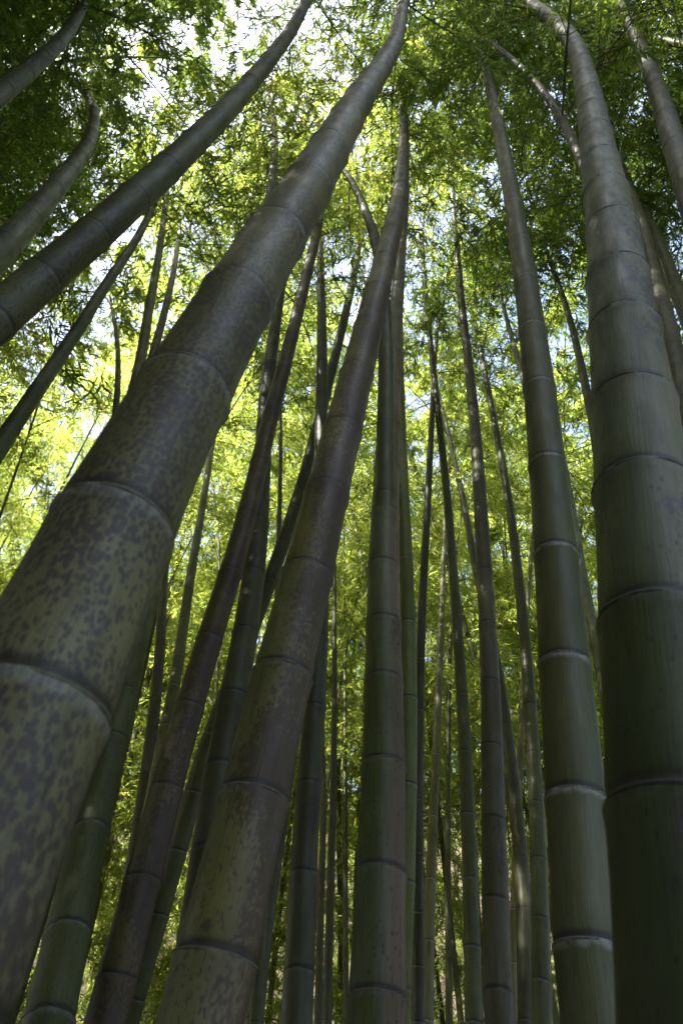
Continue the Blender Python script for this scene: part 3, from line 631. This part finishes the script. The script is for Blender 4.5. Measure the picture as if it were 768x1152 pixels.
def grow(n, which, where, gap, sc, ok=None, turn=(0, 6.283)):
    """n planting spots: (prototype, x, y, turn, scale)"""
    global g
    CALL[0] += 1; g = np.random.default_rng(770 + CALL[0]); out = []; tries = 0
    while len(out) < n and tries < 9000:
        tries += 1
        x, y = where()
        if not free(x, y, gap) or (ok and not ok(x, y)): continue
        taken.append((x, y)); out.append((int(which[g.integers(len(which))]), x, y, g.uniform(*turn), g.uniform(*sc)))
    return out
def fan(ylo, yhi, pw, wide, pad):
    def f():
        y = ylo + (yhi - ylo) * g.random() ** pw
        return g.uniform(-1, 1) * (wide * y + pad), y
    return f
def plant(spots, lab):
    for k, x, y, t, s in spots: place(PROTOS[k], x, y, t, s, *lab)

plant(grow(NW, (0, 1, 2, 3), fan(6.6, 13.5, .9, .60, 2.2), .92, (.9, 1.28)), STAND)
plant([(int(g.integers(0, 3)), x, y, g.uniform(0, 6.283), g.uniform(.85, 1.05)) for x, y in
       ((-4.2, 4.4), (-5.2, 6.0), (-3.6, 5.6), (-6.3, 4.6), (-4.6, 7.4), (-7.0, 6.6))], STAND)
plant(grow(46, (5, 6, 7), fan(7, 15, .8, .62, 2.5), .7, (.85, 1.25)), YOUNG)
plant(grow(20, (5, 6, 7), fan(14, 20, 1., .5, 2), .8, (.8, 1.2)), YOUNG)
# neighbours whose crowns close the canopy from both sides
def flank():
    sx = 1 if g.random() < .5 else -1; y = g.uniform(.2, 6.0)
    return sx * g.uniform(.68 * y + 2.4, .68 * y + 5.0), y
plant(grow(24, (4,), flank, 1.0, (.95, 1.2)), SIDE)
plant(grow(12, (4,), lambda: (g.uniform(2.3, 5.2), g.uniform(.2, 4.2)), .8, (.8, 1.1), lambda x, y: x > .68 * y + 2.2, (2.2, 4.0)), SIDE)
def sunny():
    y = g.uniform(-.3, 7.0); return -g.uniform(.66 * max(y, 0) + 2.8, .66 * max(y, 0) + 5.0), y
plant(grow(20, (4, 0, 2, 1), sunny, .75, (.75, 1.05), None, (-1.2, 1.2)), SIDE)
plant([((4, 0)[int(g.integers(2))], x, y, g.uniform(-.8, .8), g.uniform(.8, 1.0)) for x, y in
       ((-3.7, 1.5), (-3.8, 2.7), (-4.4, 3.4), (-3.9, 4.0), (-5.0, 5.0), (-4.6, 2.1))], SIDE)
plant([(8, x, y, g.uniform(0, 6.283), g.uniform(.85, 1.0)) for x, y in  # tall bamboos added to darken the canopy and shade near culms, some unseen
       ((3.1, .4), (3.4, 1.4), (4.0, 2.2), (4.3, .7), (4.9, 2.9), (2.7, .8), (3.2, 2.0), (3.8, 3.0), (5.2, 1.6), (-1.2, -.6), (-2.2, -.2), (-2.9, .9), (-2.4, .35), (-.9, -.35), (.2, -.4), (-3.4, 1.9))], SIDE)

# masses nobody could count: the grove on the slope far behind, and unseen bamboo added behind the viewpoint as a light screen
def mass(name, label, spots):
    me = bpy.data.meshes.new(name)
    me.from_pydata([(x, y, float(ground_z(x, y)) - .03) for _, x, y, _, _ in spots], [], [])
    for an, ty, i in (('sort', 'INT', 0), ('turn', 'FLOAT', 3), ('size', 'FLOAT', 4)):
        A = me.attributes.new(an, ty, 'POINT'); A.data.foreach_set('value', [s[i] for s in spots])
    o = link(bpy.data.objects.new(name, me)); tag(o, label, 'bamboo grove', kind='stuff')
    ng = bpy.data.node_groups.new(name, 'GeometryNodeTree')
    ng.interface.new_socket('Geometry', in_out='INPUT', socket_type='NodeSocketGeometry')
    ng.interface.new_socket('Geometry', in_out='OUTPUT', socket_type='NodeSocketGeometry')
    N, L = ng.nodes, ng.links
    gi, go, jn = N.new('NodeGroupInput'), N.new('NodeGroupOutput'), N.new('GeometryNodeJoinGeometry')
    def attr(a, ty):
        n = N.new('GeometryNodeInputNamedAttribute'); n.data_type = ty; n.inputs['Name'].default_value = a; return n.outputs['Attribute']
    sort, turn, size = attr('sort', 'INT'), attr('turn', 'FLOAT'), attr('size', 'FLOAT')
    cx = N.new('ShaderNodeCombineXYZ'); L.new(turn, cx.inputs[2])
    er = N.new('FunctionNodeEulerToRotation'); L.new(cx.outputs[0], er.inputs[0])
    for k in sorted({s[0] for s in spots}):
        cmp_ = N.new('FunctionNodeCompare'); cmp_.data_type = 'INT'; cmp_.operation = 'EQUAL'
        ii = [s for s in cmp_.inputs if s.type == 'INT']; L.new(sort, ii[0]); ii[1].default_value = k
        for src in SOURCE[k]:
            oi = N.new('GeometryNodeObjectInfo'); oi.transform_space = 'ORIGINAL'
            oi.inputs['Object'].default_value = src; oi.inputs['As Instance'].default_value = True
            ip = N.new('GeometryNodeInstanceOnPoints')
            L.new(gi.outputs[0], ip.inputs['Points']); L.new(cmp_.outputs[0], ip.inputs['Selection'])
            L.new(oi.outputs['Geometry'], ip.inputs['Instance']); L.new(er.outputs[0], ip.inputs['Rotation']); L.new(size, ip.inputs['Scale'])
            L.new(ip.outputs[0], jn.inputs[0])
    L.new(jn.outputs[0], go.inputs[0])
    md = o.modifiers.new('grove', 'NODES'); md.node_group = ng
    return o
mass('bamboo_grove', 'mass of sunlit bamboo on the slope far behind, glimpsed low between the culms',
     grow(80, (0, 1, 2, 3), fan(17, 40, .9, .6, 3), 1.9, (1.05, 1.4)))
mass('bamboo_grove', 'unseen bamboo added behind and beside the viewpoint to screen the light',
     grow(66, (4, 4, 8), lambda: (g.uniform(-8, 1.2), g.uniform(-7, .2)), .75, (.8, 1.2), lambda x, y: not (y > -3.6 and x > -1.4)) +
     [(8, x, y, 1.0 + x, .92) for x, y in ((.1, -1.3), (-.8, -1.8), (-2.8, -1.4))] +
     grow(18, (5, 7), lambda: (g.uniform(-4.6, .3), g.uniform(-4.5, .7)), .6, (.8, 1.1), lambda x, y: not (x > -1.5 and y > -1.6) and y < -.45 * x - .3))


# ------------------------------------------------------------------ camera, light, render
cam = bpy.data.cameras.new('camera'); cam.sensor_fit = 'VERTICAL'; cam.sensor_height = 36; cam.lens = 24.0
cam.clip_start = .02; cam.clip_end = 2000
cam.dof.use_dof = True; cam.dof.focus_distance = 2.2; cam.dof.aperture_fstop = 7.0
co = link(bpy.data.objects.new('camera', cam)); co.location = (0, 0, 1.4); co.rotation_euler = (R(90 + 44), 0, 0)
SC.camera = co

az, el = R(SUN_AZ), R(SUN_EL)
sd = Vector((math.sin(az) * math.cos(el), math.cos(az) * math.cos(el), math.sin(el)))
sl = bpy.data.lights.new('sun', 'SUN'); sl.energy = SUN_STRENGTH; sl.angle = R(.5); sl.color = (1, .95, .86)
so = link(bpy.data.objects.new('sun', sl)); so.rotation_euler = (-sd).to_track_quat('-Z', 'Y').to_euler()
w = bpy.data.worlds.new('World'); SC.world = w; w.use_nodes = True; nt = w.node_tree; nt.nodes.clear()
sky = nt.nodes.new('ShaderNodeTexSky'); sky.sky_type = 'NISHITA'; sky.sun_disc = False
sky.sun_elevation = el; sky.sun_rotation = az; sky.air_density = 1.0; sky.dust_density = 5.0
bg = nt.nodes.new('ShaderNodeBackground'); bg.inputs[1].default_value = SKY_STRENGTH
ou = nt.nodes.new('ShaderNodeOutputWorld'); nt.links.new(sky.outputs[0], bg.inputs[0]); nt.links.new(bg.outputs[0], ou.inputs[0])

SC.view_settings.view_transform = 'Standard'; SC.view_settings.look = 'None'
SC.view_settings.exposure = EXPOSURE; SC.view_settings.gamma = 1.0
SC.render.engine = 'CYCLES'
cy = SC.cycles
cy.max_bounces = 7; cy.diffuse_bounces = 5; cy.glossy_bounces = 3; cy.transmission_bounces = 6; cy.transparent_max_bounces = 4
cy.sample_clamp_indirect = 6.0; cy.use_denoising = True; cy.caustics_reflective = False; cy.caustics_refractive = False
